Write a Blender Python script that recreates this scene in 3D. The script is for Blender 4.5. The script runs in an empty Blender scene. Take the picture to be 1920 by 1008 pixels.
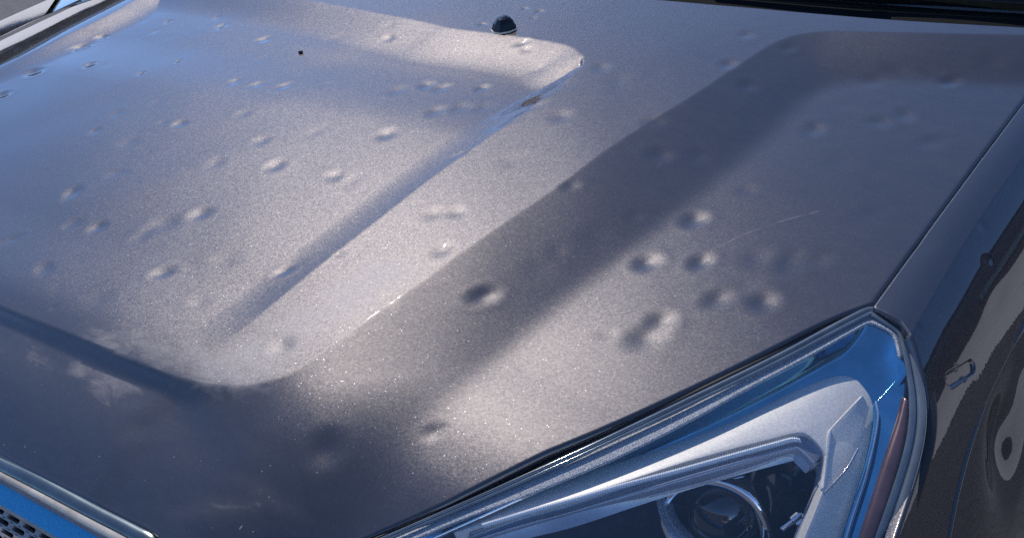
import bpy, math, random
import numpy as np
from mathutils import Vector, Matrix

random.seed(7); rng = np.random.default_rng(7)
S = bpy.context.scene
C = S.collection

# ------------------------------------------------------------------ camera
RX = np.array([0.79676404, -0.19275666, 0.57272326])     # camera rotation rows (world x, y, z in camera axes)
RY = np.array([0.57474481, 0.53445342, -0.61969988])
RZ = np.array([-0.18664263, 0.8229243, 0.53661916])
RM = np.array([RX, RY, RZ]); FPX = 2091.74
CAM = np.array([0.0, 0.0, 1.45])
cam_d = bpy.data.cameras.new("camera"); cam = bpy.data.objects.new("camera", cam_d); C.objects.link(cam)
M4 = Matrix.Identity(4)
for r in range(3):
    for c in range(3): M4[r][c] = float(RM[r, c])
M4.translation = Vector(CAM); cam.matrix_world = M4
cam_d.sensor_width = 36; cam_d.lens = FPX / 1920 * 36; cam_d.clip_start = 0.02; cam_d.clip_end = 600
S.camera = cam

# ------------------------------------------------------------------ sky and sun
SUN_EL, SUN_AZ = 45.2, -53.0     # azimuth from +Y towards +X
se, sa = math.radians(SUN_EL), math.radians(SUN_AZ)
SDIR = Vector((math.sin(sa) * math.cos(se), math.cos(sa) * math.cos(se), math.sin(se)))
W = bpy.data.worlds.new("World"); S.world = W; W.use_nodes = True
wn = W.node_tree; bg = wn.nodes["Background"]
sky = wn.nodes.new("ShaderNodeTexSky"); sky.sky_type = 'NISHITA'; sky.sun_disc = False
sky.sun_elevation = se; sky.sun_rotation = sa
sky.air_density = 0.75; sky.dust_density = 0.0; sky.altitude = 2500; sky.ozone_density = 6.0
wn.links.new(sky.outputs[0], bg.inputs[0]); bg.inputs[1].default_value = 0.15
sl = bpy.data.lights.new("sun", 'SUN'); sl.energy = 2.0; sl.angle = math.radians(0.53); sl.color = (1, 0.91, 0.81)
so = bpy.data.objects.new("sun", sl); C.objects.link(so)
so.rotation_euler = (-SDIR).to_track_quat('-Z', 'Y').to_euler()
S.view_settings.view_transform = 'Standard'; S.view_settings.look = 'None'
S.view_settings.gamma = 1; S.view_settings.exposure = 0.82
S.render.engine = 'CYCLES'
S.cycles.use_denoising = False
S.cycles.sample_clamp_indirect = 6
S.cycles.max_bounces = 10; S.cycles.transparent_max_bounces = 12

# ------------------------------------------------------------------ helpers: rays onto surfaces
def ray(px, py):
    d = RM @ np.array([(px - 960) / FPX, -(py - 504) / FPX, -1.0]); return d / np.linalg.norm(d)
def proj(P):
    q = RM.T @ (np.asarray(P) - CAM); return (960 + FPX * q[0] / -q[2], 504 - FPX * q[1] / -q[2])
def hit(surf, px, py, uv0, t0=0.9):
    """parameters (u, v) where the line of sight through a picture point meets surf(u, v)"""
    d = ray(px, py); x = np.array([uv0[0], uv0[1], t0], float)
    for _ in range(60):
        p = surf(x[0], x[1]); F = p - (CAM + d * x[2])
        if np.linalg.norm(F) < 1e-7: break
        e = 1e-5
        J = np.stack([(surf(x[0] + e, x[1]) - p) / e, (surf(x[0], x[1] + e) - p) / e, -d], 1)
        try: st = np.linalg.solve(J, -F)
        except Exception: break
        n = np.linalg.norm(st); x += st * min(1, 0.3 / n if n > 0 else 1)
    return x[:2]
def smooth(pts, n=8):
    """Catmull-Rom through 2D points"""
    p = [np.array(q, float) for q in pts]; p = [2 * p[0] - p[1]] + p + [2 * p[-1] - p[-2]]; out = []
    for i in range(1, len(p) - 2):
        a, b, c, d = p[i - 1:i + 3]
        for k in range(n):
            t = k / n
            out.append(0.5 * (2 * b + (c - a) * t + (2 * a - 5 * b + 4 * c - d) * t * t + (3 * b - a - 3 * c + d) * t ** 3))
    out.append(p[-2]); return np.array(out)
def sstep(a, b, x):
    t = np.clip((x - a) / (b - a), 0, 1); return t * t * (3 - 2 * t)
def pdist(X, Y, pl):
    """distance of each point to a polyline"""
    best = np.full(X.shape, 1e9)
    for (ax, ay), (bx, by) in zip(pl[:-1], pl[1:]):
        dx, dy = bx - ax, by - ay; L = dx * dx + dy * dy + 1e-12
        t = np.clip(((X - ax) * dx + (Y - ay) * dy) / L, 0, 1)
        best = np.minimum(best, (X - ax - t * dx) ** 2 + (Y - ay - t * dy) ** 2)
    return np.sqrt(best)
def pnear(X, Y, pl):
    """distance to a polyline and the arc length of the nearest point"""
    best = np.full(X.shape, 1e9); arc = np.zeros(X.shape); s0 = 0.0
    for (ax, ay), (bx, by) in zip(pl[:-1], pl[1:]):
        dx, dy = bx - ax, by - ay; L = dx * dx + dy * dy + 1e-12
        t = np.clip(((X - ax) * dx + (Y - ay) * dy) / L, 0, 1)
        d = (X - ax - t * dx) ** 2 + (Y - ay - t * dy) ** 2; m = d < best
        best = np.where(m, d, best); arc = np.where(m, s0 + t * math.sqrt(L), arc); s0 += math.sqrt(L)
    return np.sqrt(best), arc
def inside(X, Y, pg):
    r = np.zeros(X.shape, bool)
    for (ax, ay), (bx, by) in zip(pg, np.roll(pg, -1, 0)):
        if ay == by: continue
        r ^= ((ay > Y) != (by > Y)) & (X < (bx - ax) * (Y - ay) / (by - ay) + ax)
    return r

# ------------------------------------------------------------------ helpers: objects
def tag(o, label=None, cat=None, group=None, kind=None):
    for k, v in (("label", label), ("category", cat), ("group", group), ("kind", kind)):
        if v: o[k] = v
    return o
CAR = bpy.data.objects.new("car", None); C.objects.link(CAR); CAR.location = (-1.04, 1.6, 0)
tag(CAR, "dark grey metallic car seen close, its bonnet pocked with hail dents", "car")
ORG = np.array([-1.04, 1.6, 0.0])
def mesh_obj(name, V, F, mat, parent=None, smooth_=True, attrs=None, label=None):
    V = np.asarray(V, float)
    if parent is not None: V = V - ORG
    me = bpy.data.meshes.new(name)
    if isinstance(F, np.ndarray):
        n = F.shape[0]; k = F.shape[1]
        me.vertices.add(len(V)); me.vertices.foreach_set("co", V.astype(np.float32).ravel())
        me.loops.add(n * k); me.loops.foreach_set("vertex_index", F.astype(np.int32).ravel())
        me.polygons.add(n); me.polygons.foreach_set("loop_start", np.arange(0, n * k, k, dtype=np.int32))
        me.update(calc_edges=True); me.validate()
    else:
        me.from_pydata([tuple(v) for v in V], [], F); me.update()
    if smooth_: me.polygons.foreach_set("use_smooth", np.ones(len(me.polygons), bool))
    if attrs:
        for k, a in attrs.items():
            at = me.attributes.new(k, 'FLOAT', 'POINT'); at.data.foreach_set("value", np.asarray(a, np.float32).ravel())
    if mat: me.materials.append(mat)
    o = bpy.data.objects.new(name, me); C.objects.link(o)
    if parent is not None: o.parent = parent
    if label: o["label"] = label
    return o
def grid_faces(n, m):
    i = np.arange(n * m).reshape(n, m)
    return np.stack([i[:-1, :-1], i[1:, :-1], i[1:, 1:], i[:-1, 1:]], -1).reshape(-1, 4)
def sweep(path, prof, closed=False):
    """profile [(a, b)] carried along a 3D path with per-point frames (A, B); path = [(P, A, B)]"""
    V = []; n = len(path); k = len(prof)
    for P, A, B in path:
        for a, b in prof: V.append(P + A * a + B * b)
    F = []
    for i in range(n - 1):
        for j in range(k if closed else k - 1):
            F.append((i * k + j, i * k + (j + 1) % k, (i + 1) * k + (j + 1) % k, (i + 1) * k + j))
    if closed: F.append(tuple(range(k))[::-1]); F.append(tuple((n - 1) * k + j for j in range(k)))
    return V, F

# ------------------------------------------------------------------ materials
def mat(name):
    m = bpy.data.materials.new(name); m.use_nodes = True
    return m, m.node_tree, m.node_tree.nodes["Principled BSDF"]
def N(t, ty, **kw):
    n = t.nodes.new(ty)
    for k, v in kw.items(): setattr(n, k, v)
    return n
def mathn(t, op, a, b=None, c=None, clamp=False):
    n = N(t, "ShaderNodeMath", operation=op); n.use_clamp = clamp
    for i, v in enumerate((a, b, c)):
        if v is None: continue
        if isinstance(v, (int, float)): n.inputs[i].default_value = v
        else: t.links.new(v, n.inputs[i])
    return n.outputs[0]
def mixc(t, f, a, b):
    n = N(t, "ShaderNodeMix", data_type='RGBA')
    if isinstance(f, (int, float)): n.inputs[0].default_value = f
    else: t.links.new(f, n.inputs[0])
    for s, v in ((6, a), (7, b)):
        if isinstance(v, tuple): n.inputs[s].default_value = (*v, 1)
        else: t.links.new(v, n.inputs[s])
    return n.outputs[2]
def ramp(t, x, a, b):
    n = N(t, "ShaderNodeMapRange"); n.inputs[1].default_value = a; n.inputs[2].default_value = b; n.clamp = True
    t.links.new(x, n.inputs[0]); return n.outputs[0]
def noise(t, vec, scale, detail=3, rough=0.55):
    n = N(t, "ShaderNodeTexNoise"); n.inputs["Scale"].default_value = scale
    n.inputs["Detail"].default_value = detail; n.inputs["Roughness"].default_value = rough
    t.links.new(vec, n.inputs["Vector"]); return n.outputs[0]

FLAKE = (0.0305, 0.0286, 0.0288)      # reflectance of the flake layer
GROUND = (0.0070, 0.0080, 0.0120)     # pigment between the flakes
def paint_material(name, marks):
    """pigment + tilted metal flakes under a smooth clear coat (fresnel), with dust, marks and painted glint lines on top"""
    m = bpy.data.materials.new(name); m.use_nodes = True; t = m.node_tree; t.nodes.clear(); L = t.links
    f0 = 0.066 if marks else 0.075
    co = N(t, "ShaderNodeTexCoord").outputs["Object"]; ge = N(t, "ShaderNodeNewGeometry")
    vo = N(t, "ShaderNodeTexVoronoi"); vo.inputs["Scale"].default_value = 1350; L.new(co, vo.inputs["Vector"])
    v2 = N(t, "ShaderNodeTexVoronoi"); v2.inputs["Scale"].default_value = 700; L.new(co, v2.inputs["Vector"])
    sub = N(t, "ShaderNodeVectorMath", operation='SUBTRACT'); L.new(vo.outputs["Color"], sub.inputs[0]); sub.inputs[1].default_value = (0.5,) * 3
    sc = N(t, "ShaderNodeVectorMath", operation='SCALE'); L.new(sub.outputs[0], sc.inputs[0]); sc.inputs["Scale"].default_value = 0.07
    ad = N(t, "ShaderNodeVectorMath", operation='ADD'); L.new(ge.outputs["Normal"], ad.inputs[0]); L.new(sc.outputs[0], ad.inputs[1])
    no = N(t, "ShaderNodeVectorMath", operation='NORMALIZE'); L.new(ad.outputs[0], no.inputs[0])
    sep = N(t, "ShaderNodeSeparateColor"); L.new(v2.outputs["Color"], sep.inputs[0])
    sep2 = N(t, "ShaderNodeSeparateColor"); L.new(vo.outputs["Color"], sep2.inputs[0])
    lum = mathn(t, 'ADD', mathn(t, 'MULTIPLY_ADD', sep.outputs[0], 0.38, 0.62), mathn(t, 'MULTIPLY', sep2.outputs[0], 0.38))
    hsv = N(t, "ShaderNodeHueSaturation"); hsv.inputs["Color"].default_value = (*FLAKE, 1); L.new(lum, hsv.inputs["Value"])
    L.new(mathn(t, 'MULTIPLY_ADD', sep.outputs[1], 0.16, 0.42), hsv.inputs["Hue"])
    spark = mathn(t, 'MULTIPLY', mathn(t, 'GREATER_THAN', sep2.outputs[1], 0.9975), 0.15)
    col = mixc(t, spark, hsv.outputs[0], (0.6, 0.6, 0.62))
    fl = N(t, "ShaderNodeBsdfAnisotropic"); fl.distribution = 'BECKMANN'; fl.inputs["Roughness"].default_value = 0.38; fl.inputs["Anisotropy"].default_value = 0
    L.new(col, fl.inputs["Color"]); L.new(no.outputs[0], fl.inputs["Normal"])
    f2 = N(t, "ShaderNodeBsdfAnisotropic"); f2.distribution = 'BECKMANN'; f2.inputs["Roughness"].default_value = 0.64; f2.inputs["Anisotropy"].default_value = 0
    f2.inputs["Color"].default_value = (FLAKE[0] * .50, FLAKE[1] * .52, FLAKE[2] * .58, 1); L.new(no.outputs[0], f2.inputs["Normal"])
    di = N(t, "ShaderNodeBsdfDiffuse"); di.inputs[0].default_value = (*GROUND, 1)
    a1 = N(t, "ShaderNodeAddShader"); a2 = N(t, "ShaderNodeAddShader")
    L.new(fl.outputs[0], a1.inputs[0]); L.new(f2.outputs[0], a1.inputs[1]); L.new(a1.outputs[0], a2.inputs[0]); L.new(di.outputs[0], a2.inputs[1])
    base = a2.outputs[0]
    # clear coat with a trace of orange peel
    bp = N(t, "ShaderNodeBump"); bp.inputs["Strength"].default_value = 0.03; bp.inputs["Distance"].default_value = 0.0006
    L.new(noise(t, co, 190, 1), bp.inputs["Height"])
    dt = N(t, "ShaderNodeVectorMath", operation='DOT_PRODUCT'); L.new(bp.outputs[0], dt.inputs[0]); L.new(ge.outputs["Incoming"], dt.inputs[1])
    fr = mathn(t, 'MULTIPLY_ADD', mathn(t, 'POWER', mathn(t, 'SUBTRACT', 1.0, mathn(t, 'ABSOLUTE', dt.outputs["Value"]), clamp=True), 5.0), 1 - f0, f0)
    ct = N(t, "ShaderNodeBsdfAnisotropic"); ct.distribution = 'GGX'; ct.inputs["Roughness"].default_value = 0.02; ct.inputs["Anisotropy"].default_value = 0
    ct.inputs["Color"].default_value = (1, 1, 1, 1); L.new(bp.outputs[0], ct.inputs["Normal"])
    mx = N(t, "ShaderNodeMixShader"); L.new(base, mx.inputs[1]); L.new(ct.outputs[0], mx.inputs[2])
    out = N(t, "ShaderNodeOutputMaterial")
    if not marks:
        L.new(fr, mx.inputs[0]); L.new(mx.outputs[0], out.inputs[0]); return m
    fac = N(t, "ShaderNodeAttribute", attribute_name="dust").outputs["Fac"]
    ms = N(t, "ShaderNodeMapping"); ms.inputs["Rotation"].default_value = (0, 0, math.radians(35)); ms.inputs["Scale"].default_value = (1, 2.6, 1); L.new(co, ms.inputs["Vector"])
    nt = N(t, "ShaderNodeTexNoise"); nt.inputs["Scale"].default_value = 27; nt.inputs["Detail"].default_value = 8; nt.inputs["Roughness"].default_value = 0.68; nt.inputs["Distortion"].default_value = 0.9
    L.new(ms.outputs[0], nt.inputs["Vector"]); n1 = nt.outputs[0]; n2 = noise(t, co, 130, 4, 0.7)
    edge = mathn(t, 'SUBTRACT', mathn(t, 'ADD', mathn(t, 'MULTIPLY', fac, 1.1), mathn(t, 'MULTIPLY', n1, 1.7)), 1.35)
    smear = mathn(t, 'MULTIPLY', ramp(t, edge, 0.0, 0.75), mathn(t, 'MULTIPLY_ADD', n2, 0.9, 0.2))
    scr_glint = N(t, "ShaderNodeAttribute", attribute_name="scratch_glint").outputs["Fac"]; n3 = noise(t, co, 75, 3, 0.7)
    scr_glint = mathn(t, 'MULTIPLY', scr_glint, mathn(t, 'MULTIPLY', ramp(t, n3, 0.36, 0.62), 0.24))
    mp = N(t, "ShaderNodeMapping"); mp.inputs["Rotation"].default_value = (0, 0, math.radians(-20)); mp.inputs["Scale"].default_value = (1, 0.16, 1)
    L.new(co, mp.inputs["Vector"])
    v3 = N(t, "ShaderNodeTexVoronoi"); v3.inputs["Scale"].default_value = 120; L.new(mp.outputs[0], v3.inputs["Vector"])
    s3 = N(t, "ShaderNodeSeparateColor"); L.new(v3.outputs["Color"], s3.inputs[0])
    streak = mathn(t, 'MULTIPLY', mathn(t, 'LESS_THAN', v3.outputs["Distance"], 0.11), mathn(t, 'GREATER_THAN', s3.outputs[0], 0.93))
    v4 = N(t, "ShaderNodeTexVoronoi"); v4.inputs["Scale"].default_value = 170; L.new(co, v4.inputs["Vector"])
    s4 = N(t, "ShaderNodeSeparateColor"); L.new(v4.outputs["Color"], s4.inputs[0])
    dot = mathn(t, 'MULTIPLY', mathn(t, 'LESS_THAN', v4.outputs["Distance"], 0.10), mathn(t, 'GREATER_THAN', s4.outputs[1], 0.94))
    bugs = N(t, "ShaderNodeAttribute", attribute_name="bugs").outputs["Fac"]
    fine = mathn(t, 'MULTIPLY', mathn(t, 'MAXIMUM', streak, dot), mathn(t, 'MULTIPLY_ADD', bugs, 0.32, 0.02))
    d = mathn(t, 'MAXIMUM', mathn(t, 'MULTIPLY', smear, 0.52), fine); d = mathn(t, 'MAXIMUM', d, scr_glint)
    d = mathn(t, 'ADD', mathn(t, 'ADD', d, mathn(t, 'MULTIPLY', fac, mathn(t, 'MULTIPLY', n2, 0.17))), mathn(t, 'MULTIPLY', ramp(t, n1, 0.35, 0.75), 0.02), clamp=True)
    # dust dulls the clear coat
    L.new(mathn(t, 'MULTIPLY', fr, mathn(t, 'SUBTRACT', 1.0, mathn(t, 'MULTIPLY', d, 2.4), clamp=True)), mx.inputs[0])
    dd = N(t, "ShaderNodeBsdfDiffuse"); dd.inputs[0].default_value = (0.62, 0.58, 0.55, 1)
    m3 = N(t, "ShaderNodeMixShader"); L.new(d, m3.inputs[0]); L.new(mx.outputs[0], m3.inputs[1]); L.new(dd.outputs[0], m3.inputs[2])
    L.new(m3.outputs[0], out.inputs[0]); return m
def simple(name, col, rough=0.5, metal=0.0, nscale=0, namp=0.0, coat=0.0, bump=0.0):
    m, t, b = mat(name)
    b.inputs["Roughness"].default_value = rough; b.inputs["Metallic"].default_value = metal
    b.inputs["Coat Weight"].default_value = coat; b.inputs["Coat Roughness"].default_value = 0.03
    if nscale:
        co = N(t, "ShaderNodeTexCoord").outputs["Object"]; n = noise(t, co, nscale, 5, 0.65)
        a = tuple(c * (1 - namp) for c in col); z = tuple(min(1, c * (1 + namp)) for c in col)
        t.links.new(mixc(t, ramp(t, n, 0.3, 0.7), a, z), b.inputs["Base Color"])
        if bump:
            bp = N(t, "ShaderNodeBump"); bp.inputs["Strength"].default_value = bump; bp.inputs["Distance"].default_value = 0.002
            t.links.new(n, bp.inputs["Height"]); t.links.new(bp.outputs[0], b.inputs["Normal"])
    else: b.inputs["Base Color"].default_value = (*col, 1)
    return m
def clear_material(name, ior=1.55, tint=(0.95, 0.97, 0.98), rough=0.01):
    """thin clear pane: fresnel mirror over straight see-through"""
    m = bpy.data.materials.new(name); m.use_nodes = True; t = m.node_tree; t.nodes.clear()
    g_ = N(t, "ShaderNodeNewGeometry"); dt = N(t, "ShaderNodeVectorMath", operation='DOT_PRODUCT')
    t.links.new(g_.outputs["Normal"], dt.inputs[0]); t.links.new(g_.outputs["Incoming"], dt.inputs[1])
    f0 = ((ior - 1) / (ior + 1)) ** 2
    frs = mathn(t, 'MULTIPLY_ADD', mathn(t, 'POWER', mathn(t, 'SUBTRACT', 1.0, mathn(t, 'ABSOLUTE', dt.outputs["Value"]), clamp=True), 5.0), 1 - f0, f0)
    tr = N(t, "ShaderNodeBsdfTransparent"); tr.inputs[0].default_value = (*tint, 1)
    gl = N(t, "ShaderNodeBsdfGlossy"); gl.inputs["Roughness"].default_value = rough; gl.inputs[0].default_value = (1, 1, 1, 1)
    di = N(t, "ShaderNodeBsdfDiffuse"); di.inputs[0].default_value = (0.6, 0.6, 0.62, 1)
    co = N(t, "ShaderNodeTexCoord").outputs["Object"]; n = noise(t, co, 60, 6, 0.75)
    m1 = N(t, "ShaderNodeMixShader"); m2 = N(t, "ShaderNodeMixShader"); out = N(t, "ShaderNodeOutputMaterial")
    fac = mathn(t, 'MULTIPLY', frs, 2.0, clamp=True)
    t.links.new(mathn(t, 'MULTIPLY', ramp(t, n, 0.5, 0.8), 0.025), m1.inputs[0])
    t.links.new(tr.outputs[0], m1.inputs[1]); t.links.new(di.outputs[0], m1.inputs[2])
    t.links.new(fac, m2.inputs[0]); t.links.new(m1.outputs[0], m2.inputs[1]); t.links.new(gl.outputs[0], m2.inputs[2])
    t.links.new(m2.outputs[0], out.inputs[0]); return m

M = {}
M['paint'] = paint_material("bonnet_paint", True)
M['paint2'] = paint_material("body_paint", False)
M['rim'] = simple('smoky_clear_rim', (0.13, 0.15, 0.16), 0.12, 0.1, 50, 0.25, 1)
M['rubber'] = simple("black_rubber", (0.016, 0.017, 0.018), 0.42, 0, 90, 0.3)
M['dark_trim'] = simple("dark_gloss_trim", (0.03, 0.032, 0.036), 0.16, 0, 70, 0.2, 1)
M['chrome'] = simple("chrome", (0.82, 0.83, 0.85), 0.06, 1)
M['pale_chrome'] = simple('pale_satin_chrome', (0.75, 0.82, 0.95), 0.28, 0.7)
M['satin_chrome'] = simple("satin_chrome", (0.90, 0.70, 0.50), 0.5, 0.1, 45, 0.22, 0, 0.1)
M['teal_chrome'] = simple('soft_chrome', (0.13, 0.155, 0.16), 0.25, 0.85, 40, 0.2)
M['silver'] = simple("silver_bezel", (0.68, 0.65, 0.61), 0.5, 0.2, 600, 0.18)
M['glitter'] = simple("speckled_silver", (0.42, 0.43, 0.45), 0.4, 0.35, 900, 0.7, 0, 0.6)
M['black_gloss'] = simple("black_gloss_plastic", (0.012, 0.013, 0.015), 0.08, 0, 0, 0, 1)
M['jet'] = simple('black_jet_plastic', (0.008, 0.008, 0.009), 0.16)
M['sky_blue_mirror'] = simple("painted_sky_reflector", (0.13, 0.36, 0.50), 0.08, 1, 30, 0.15)  # blue in the base colour stands in for reflected sky
M['dark_matte'] = simple("matte_black_plastic", (0.022, 0.022, 0.024), 0.62, 0, 120, 0.3)
M['guide'] = simple("milky_light_guide", (0.36, 0.38, 0.45), 0.22, 0.1, 40, 0.15, 1)
M['guide_dark'] = simple('smoky_light_guide', (0.20, 0.22, 0.27), 0.2, 0.2, 40, 0.15, 1)
M['rib'] = simple("clear_rib", (0.85, 0.86, 0.86), 0.2, 0.0)
M['amber'] = simple("brown_amber_reflector", (0.13, 0.05, 0.036), 0.25, 0.2, 60, 0.35, 1)
M['blue'] = simple("blue_enamel", (0.0, 0.33, 0.62), 0.5, 0, 50, 0.03)
M['mesh'] = simple("grey_grille_plastic", (0.30, 0.27, 0.25), 0.42, 0.2, 60, 0.2)
M['clear'] = clear_material("clear_lens")
M['bulb_glass'] = clear_material("projector_glass", 1.6, (0.55, 0.6, 0.66))
M['wind'] = clear_material("windscreen_glass", 1.5, (0.55, 0.62, 0.60))
M['interior'] = simple("dark_interior", (0.01, 0.011, 0.012), 0.8, 0, 4, 0.3)
M['interior'].node_tree.nodes['Principled BSDF'].inputs['Specular IOR Level'].default_value = 0.05

# ------------------------------------------------------------------ bonnet
XG = -0.222
_sx = np.linspace(-0.56, 0.1, 300); _sl = 0.022 * sstep(-0.50, -0.44, _sx) - 0.2 * np.maximum(0, _sx + 0.42); _sl = np.maximum(_sl, -0.02)
_sz = np.concatenate([[0], np.cumsum(_sl[:-1] * (_sx[1] - _sx[0]))])
def base_z(x, y):
    x = np.asarray(x, float); y = np.asarray(y, float)
    z = -0.018 * ((x + 1.04) / 0.82) ** 2 - 0.012 * np.maximum(0, -0.78 - x) ** 2
    d = np.maximum(0, -1.50 - x); z = z - np.where(d < 0.06, 1.1 * d * d, 0.00396 + 0.132 * (d - 0.06) + 0.09 * (d - 0.06) ** 2)
    t = 0.97 - y; z = z - 0.02 * t - 0.055 * t * t
    n = np.maximum(0, 0.382 + 0.073 * sstep(-0.60, -0.46, x) - y); z = z - 1.15 * n * n
    z = z + np.interp(x, _sx, _sz)
    return z + 1.0
def base_s(x, y): return np.array([x, y, float(base_z(x, y))])
crest_pix = [(-250, 485), (-100, 535), (0, 574), (60, 598), (150, 632), (240, 671), (330, 707), (400, 721), (470, 720), (540, 700), (610, 655),
             (700, 590), (800, 519), (870, 468), (960, 406), (1050, 345), (1130, 285), (1210, 232), (1300, 178), (1390, 118),
             (1460, 76), (1530, 60), (1620, 59), (1750, 62), (1920, 66), (2100, 72)]
foot_pix = [(-250, 515), (-100, 566), (0, 608), (60, 636), (130, 668), (200, 700), (255, 722), (305, 742), (345, 772), (385, 850),
            (430, 930), (540, 1060), (640, 1040), (705, 955), (770, 870), (860, 775), (1000, 655), (1100, 565), (1200, 482), (1300, 402), (1400, 316),
            (1470, 246), (1530, 188), (1600, 162), (1700, 157), (1800, 160), (1920, 166), (2100, 175)]
H_NOSE, H_MID, H_SIDE = 0.0082, 0.0098, 0.0175
def drop_at(px, py):
    """how far the sheet lies below the crest level at a picture point"""
    X, Y = np.array([px], float), np.array([py], float); cp, fp = np.array(crest_pix, float), np.array(foot_pix, float)
    d4, d5 = pdist(X, Y, cp)[0], pdist(X, Y, fp)[0]; ins = inside(X, Y, np.concatenate([cp, fp[::-1]]))[0]
    u = d4 / (d4 + d5 + 1e-9) if ins else (0.0 if d4 < d5 else 1.0)
    return u ** 1.15 * float(np.interp(px + (700 - py) * 0.9 if px > 330 else px, [300, 360, 620, 900], [H_NOSE, H_MID, H_MID, H_SIDE]))
def hitb(px, py, g=(-0.6, 0.6)):
    d = drop_at(px, py); return hit(lambda x, y: np.array([x, y, float(base_z(x, y)) - d]), px, py, g)
def on_bonnet(pts, n=6):
    pts = smooth(pts, n); out = []; g = (-0.6, 0.6)
    for p in pts:
        g = hitb(p[0], p[1], g); out.append(g.copy())
    return np.array(out)

def seq(pts, lvl, n=6):
    out = []; g = (-0.6, 0.6)
    for p in smooth(pts, n):
        d = lvl(p[0]); g = hit(lambda x, y: np.array([x, y, float(base_z(x, y)) - d]), p[0], p[1], g); out.append(g.copy())
    return np.array(out)
crest = seq(crest_pix, lambda x: 0.0); foot = seq(foot_pix, lambda x: H_NOSE if x < 318 else float(np.interp(x, [318, 400, 700], [H_NOSE, H_MID, H_SIDE])))
band_pg = np.concatenate([crest, foot[::-1]])
c1 = on_bonnet([(380, 668), (427, 634), (467, 606), (567, 523), (640, 465), (724, 400), (807, 335), (880, 283), (923, 253), (973, 217), (1040, 170), (1088, 127)])
c2 = on_bonnet([(1092, 104), (1060, 84), (960, 67), (850, 54), (800, 43), (640, 12), (520, -8), (420, -20), (330, -26)])
c3 = on_bonnet([(290, -18), (250, 2), (200, 30), (120, 68), (60, 98), (0, 125), (-120, 175), (-240, 220)])
front_close = on_bonnet([(-260, 520), (0, 640), (250, 720), (360, 690)])
basin_pg = np.concatenate([c1, c2, c3, front_close])
Y_C1F = float(c1[4][1]); Y_C1S = float(hitb(923, 253)[1]); Y_C1R = float(c1[-1][1])

# dents: picture point, radius in mm, depth in mm
DENTS = [(435,146,11,.8),(478,151,10,.7),(530,153,11,.8),(335,226,10,.8),(215,208,12,.35),(175,241,9,.5),(487,258,12,.6),(514,304,12,1.0),
 (625,323,11,.7),(402,300,13,.35),(133,356,13,1.0),(215,318,12,.4),(180,420,11,.8),(133,414,11,.4),(374,394,13,.95),(305,412,17,.6),(268,432,14,.4),
 (303,506,11,.9),(82,502,12,.6),(530,502,9,1.0),(20,446,12,.4),(100,576,5,.25),(455,206,12,.35),(722,245,12,1.0),(815,199,12,.8),(862,191,13,.5),
 (905,190,12,.4),(797,147,11,.8),(826,152,10,.8),(902,151,9,.8),(742,158,13,.5),(978,78,9,.9),(727,63,9,.7),(985,88,8,.5),
 (410,38,12,1.0),(490,62,12,1.0),(330,105,7,.7),(262,131,7,.7),(310,30,8,.7),(60,130,15,1.5),(147,80,14,1.5),(187,60,10,1.2),(165,115,10,1.1),(2,173,12,1.3),
 (905,46,6,.7),(1012,22,6,.7),(984,17,5,.6),(1000,34,5,.5),(400,22,8,.4),(285,48,9,.4),
 (812,400,11,.6),(855,398,10,.6),(828,468,11,.8),(530,647,11,.8),(1052,218,13,.5),(1128,127,11,.5),(636,476,6,.35),(1160,150,14,.3),
 (906,550,12,1.3),(1070,347,9,.5),(1236,287,12,.8),(1310,287,12,.4),(1226,227,12,.6),(1366,121,11,.8),(1403,157,11,.8),(1478,88,9,.6),(1400,66,10,.6),
 (1302,412,12,1.2),(1213,492,12,1.3),(1314,490,11,1.1),(1240,600,12,1.1),(1212,630,16,1.3),(1345,560,12,.9),(1432,565,12,1.1),(1484,490,14,.7),(1530,488,12,.5),
 (1420,484,15,.4),(1527,242,12,.9),(1650,228,12,.8),(1697,215,11,.9),(1782,152,10,1.0),(1745,267,14,.5),(1640,148,13,.5),(1395,545,18,.3),
 (815,808,9,.6),(606,838,16,1.5),(262,797,16,.8),(1005,118,14,.3),(1580,300,16,.3),(1640,400,15,.3),(1680,130,15,.3),(1860,110,14,.4),
 (590,240,15,.25),(660,330,15,.25),(240,260,15,.25),(420,480,16,.3),(180,560,16,.25),(960,300,16,.2),(1120,440,18,.25),(1010,500,16,.2)]
DW = []
for px, py, r, dp in DENTS:
    g = hitb(px, py); a = rng.uniform(0, math.pi); e = rng.uniform(0.8, 1.15)
    DW.append((g[0], g[1], r / 1000 * 0.68, dp / 1000 * 0.92, a, e))
for _ in range(34):
    x_, y_ = rng.uniform(-1.45, -0.30), rng.uniform(0.36, 0.98); DW.append((x_, y_, rng.uniform(.005, .010), rng.uniform(.00008, .00026), rng.uniform(0, 3), rng.uniform(.75, 1.3)))
# spoon-shaped creases at the rear end of the right-hand ridge
for px, py, r, dp in ((1035,165,13,.5),(985,205,10,.6),(945,225,13,.5),(862,288,7,.3)):
    g = hitb(px, py); DW.append((g[0], g[1], r / 1000, dp / 1000, 0.9, 1.5))

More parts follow.
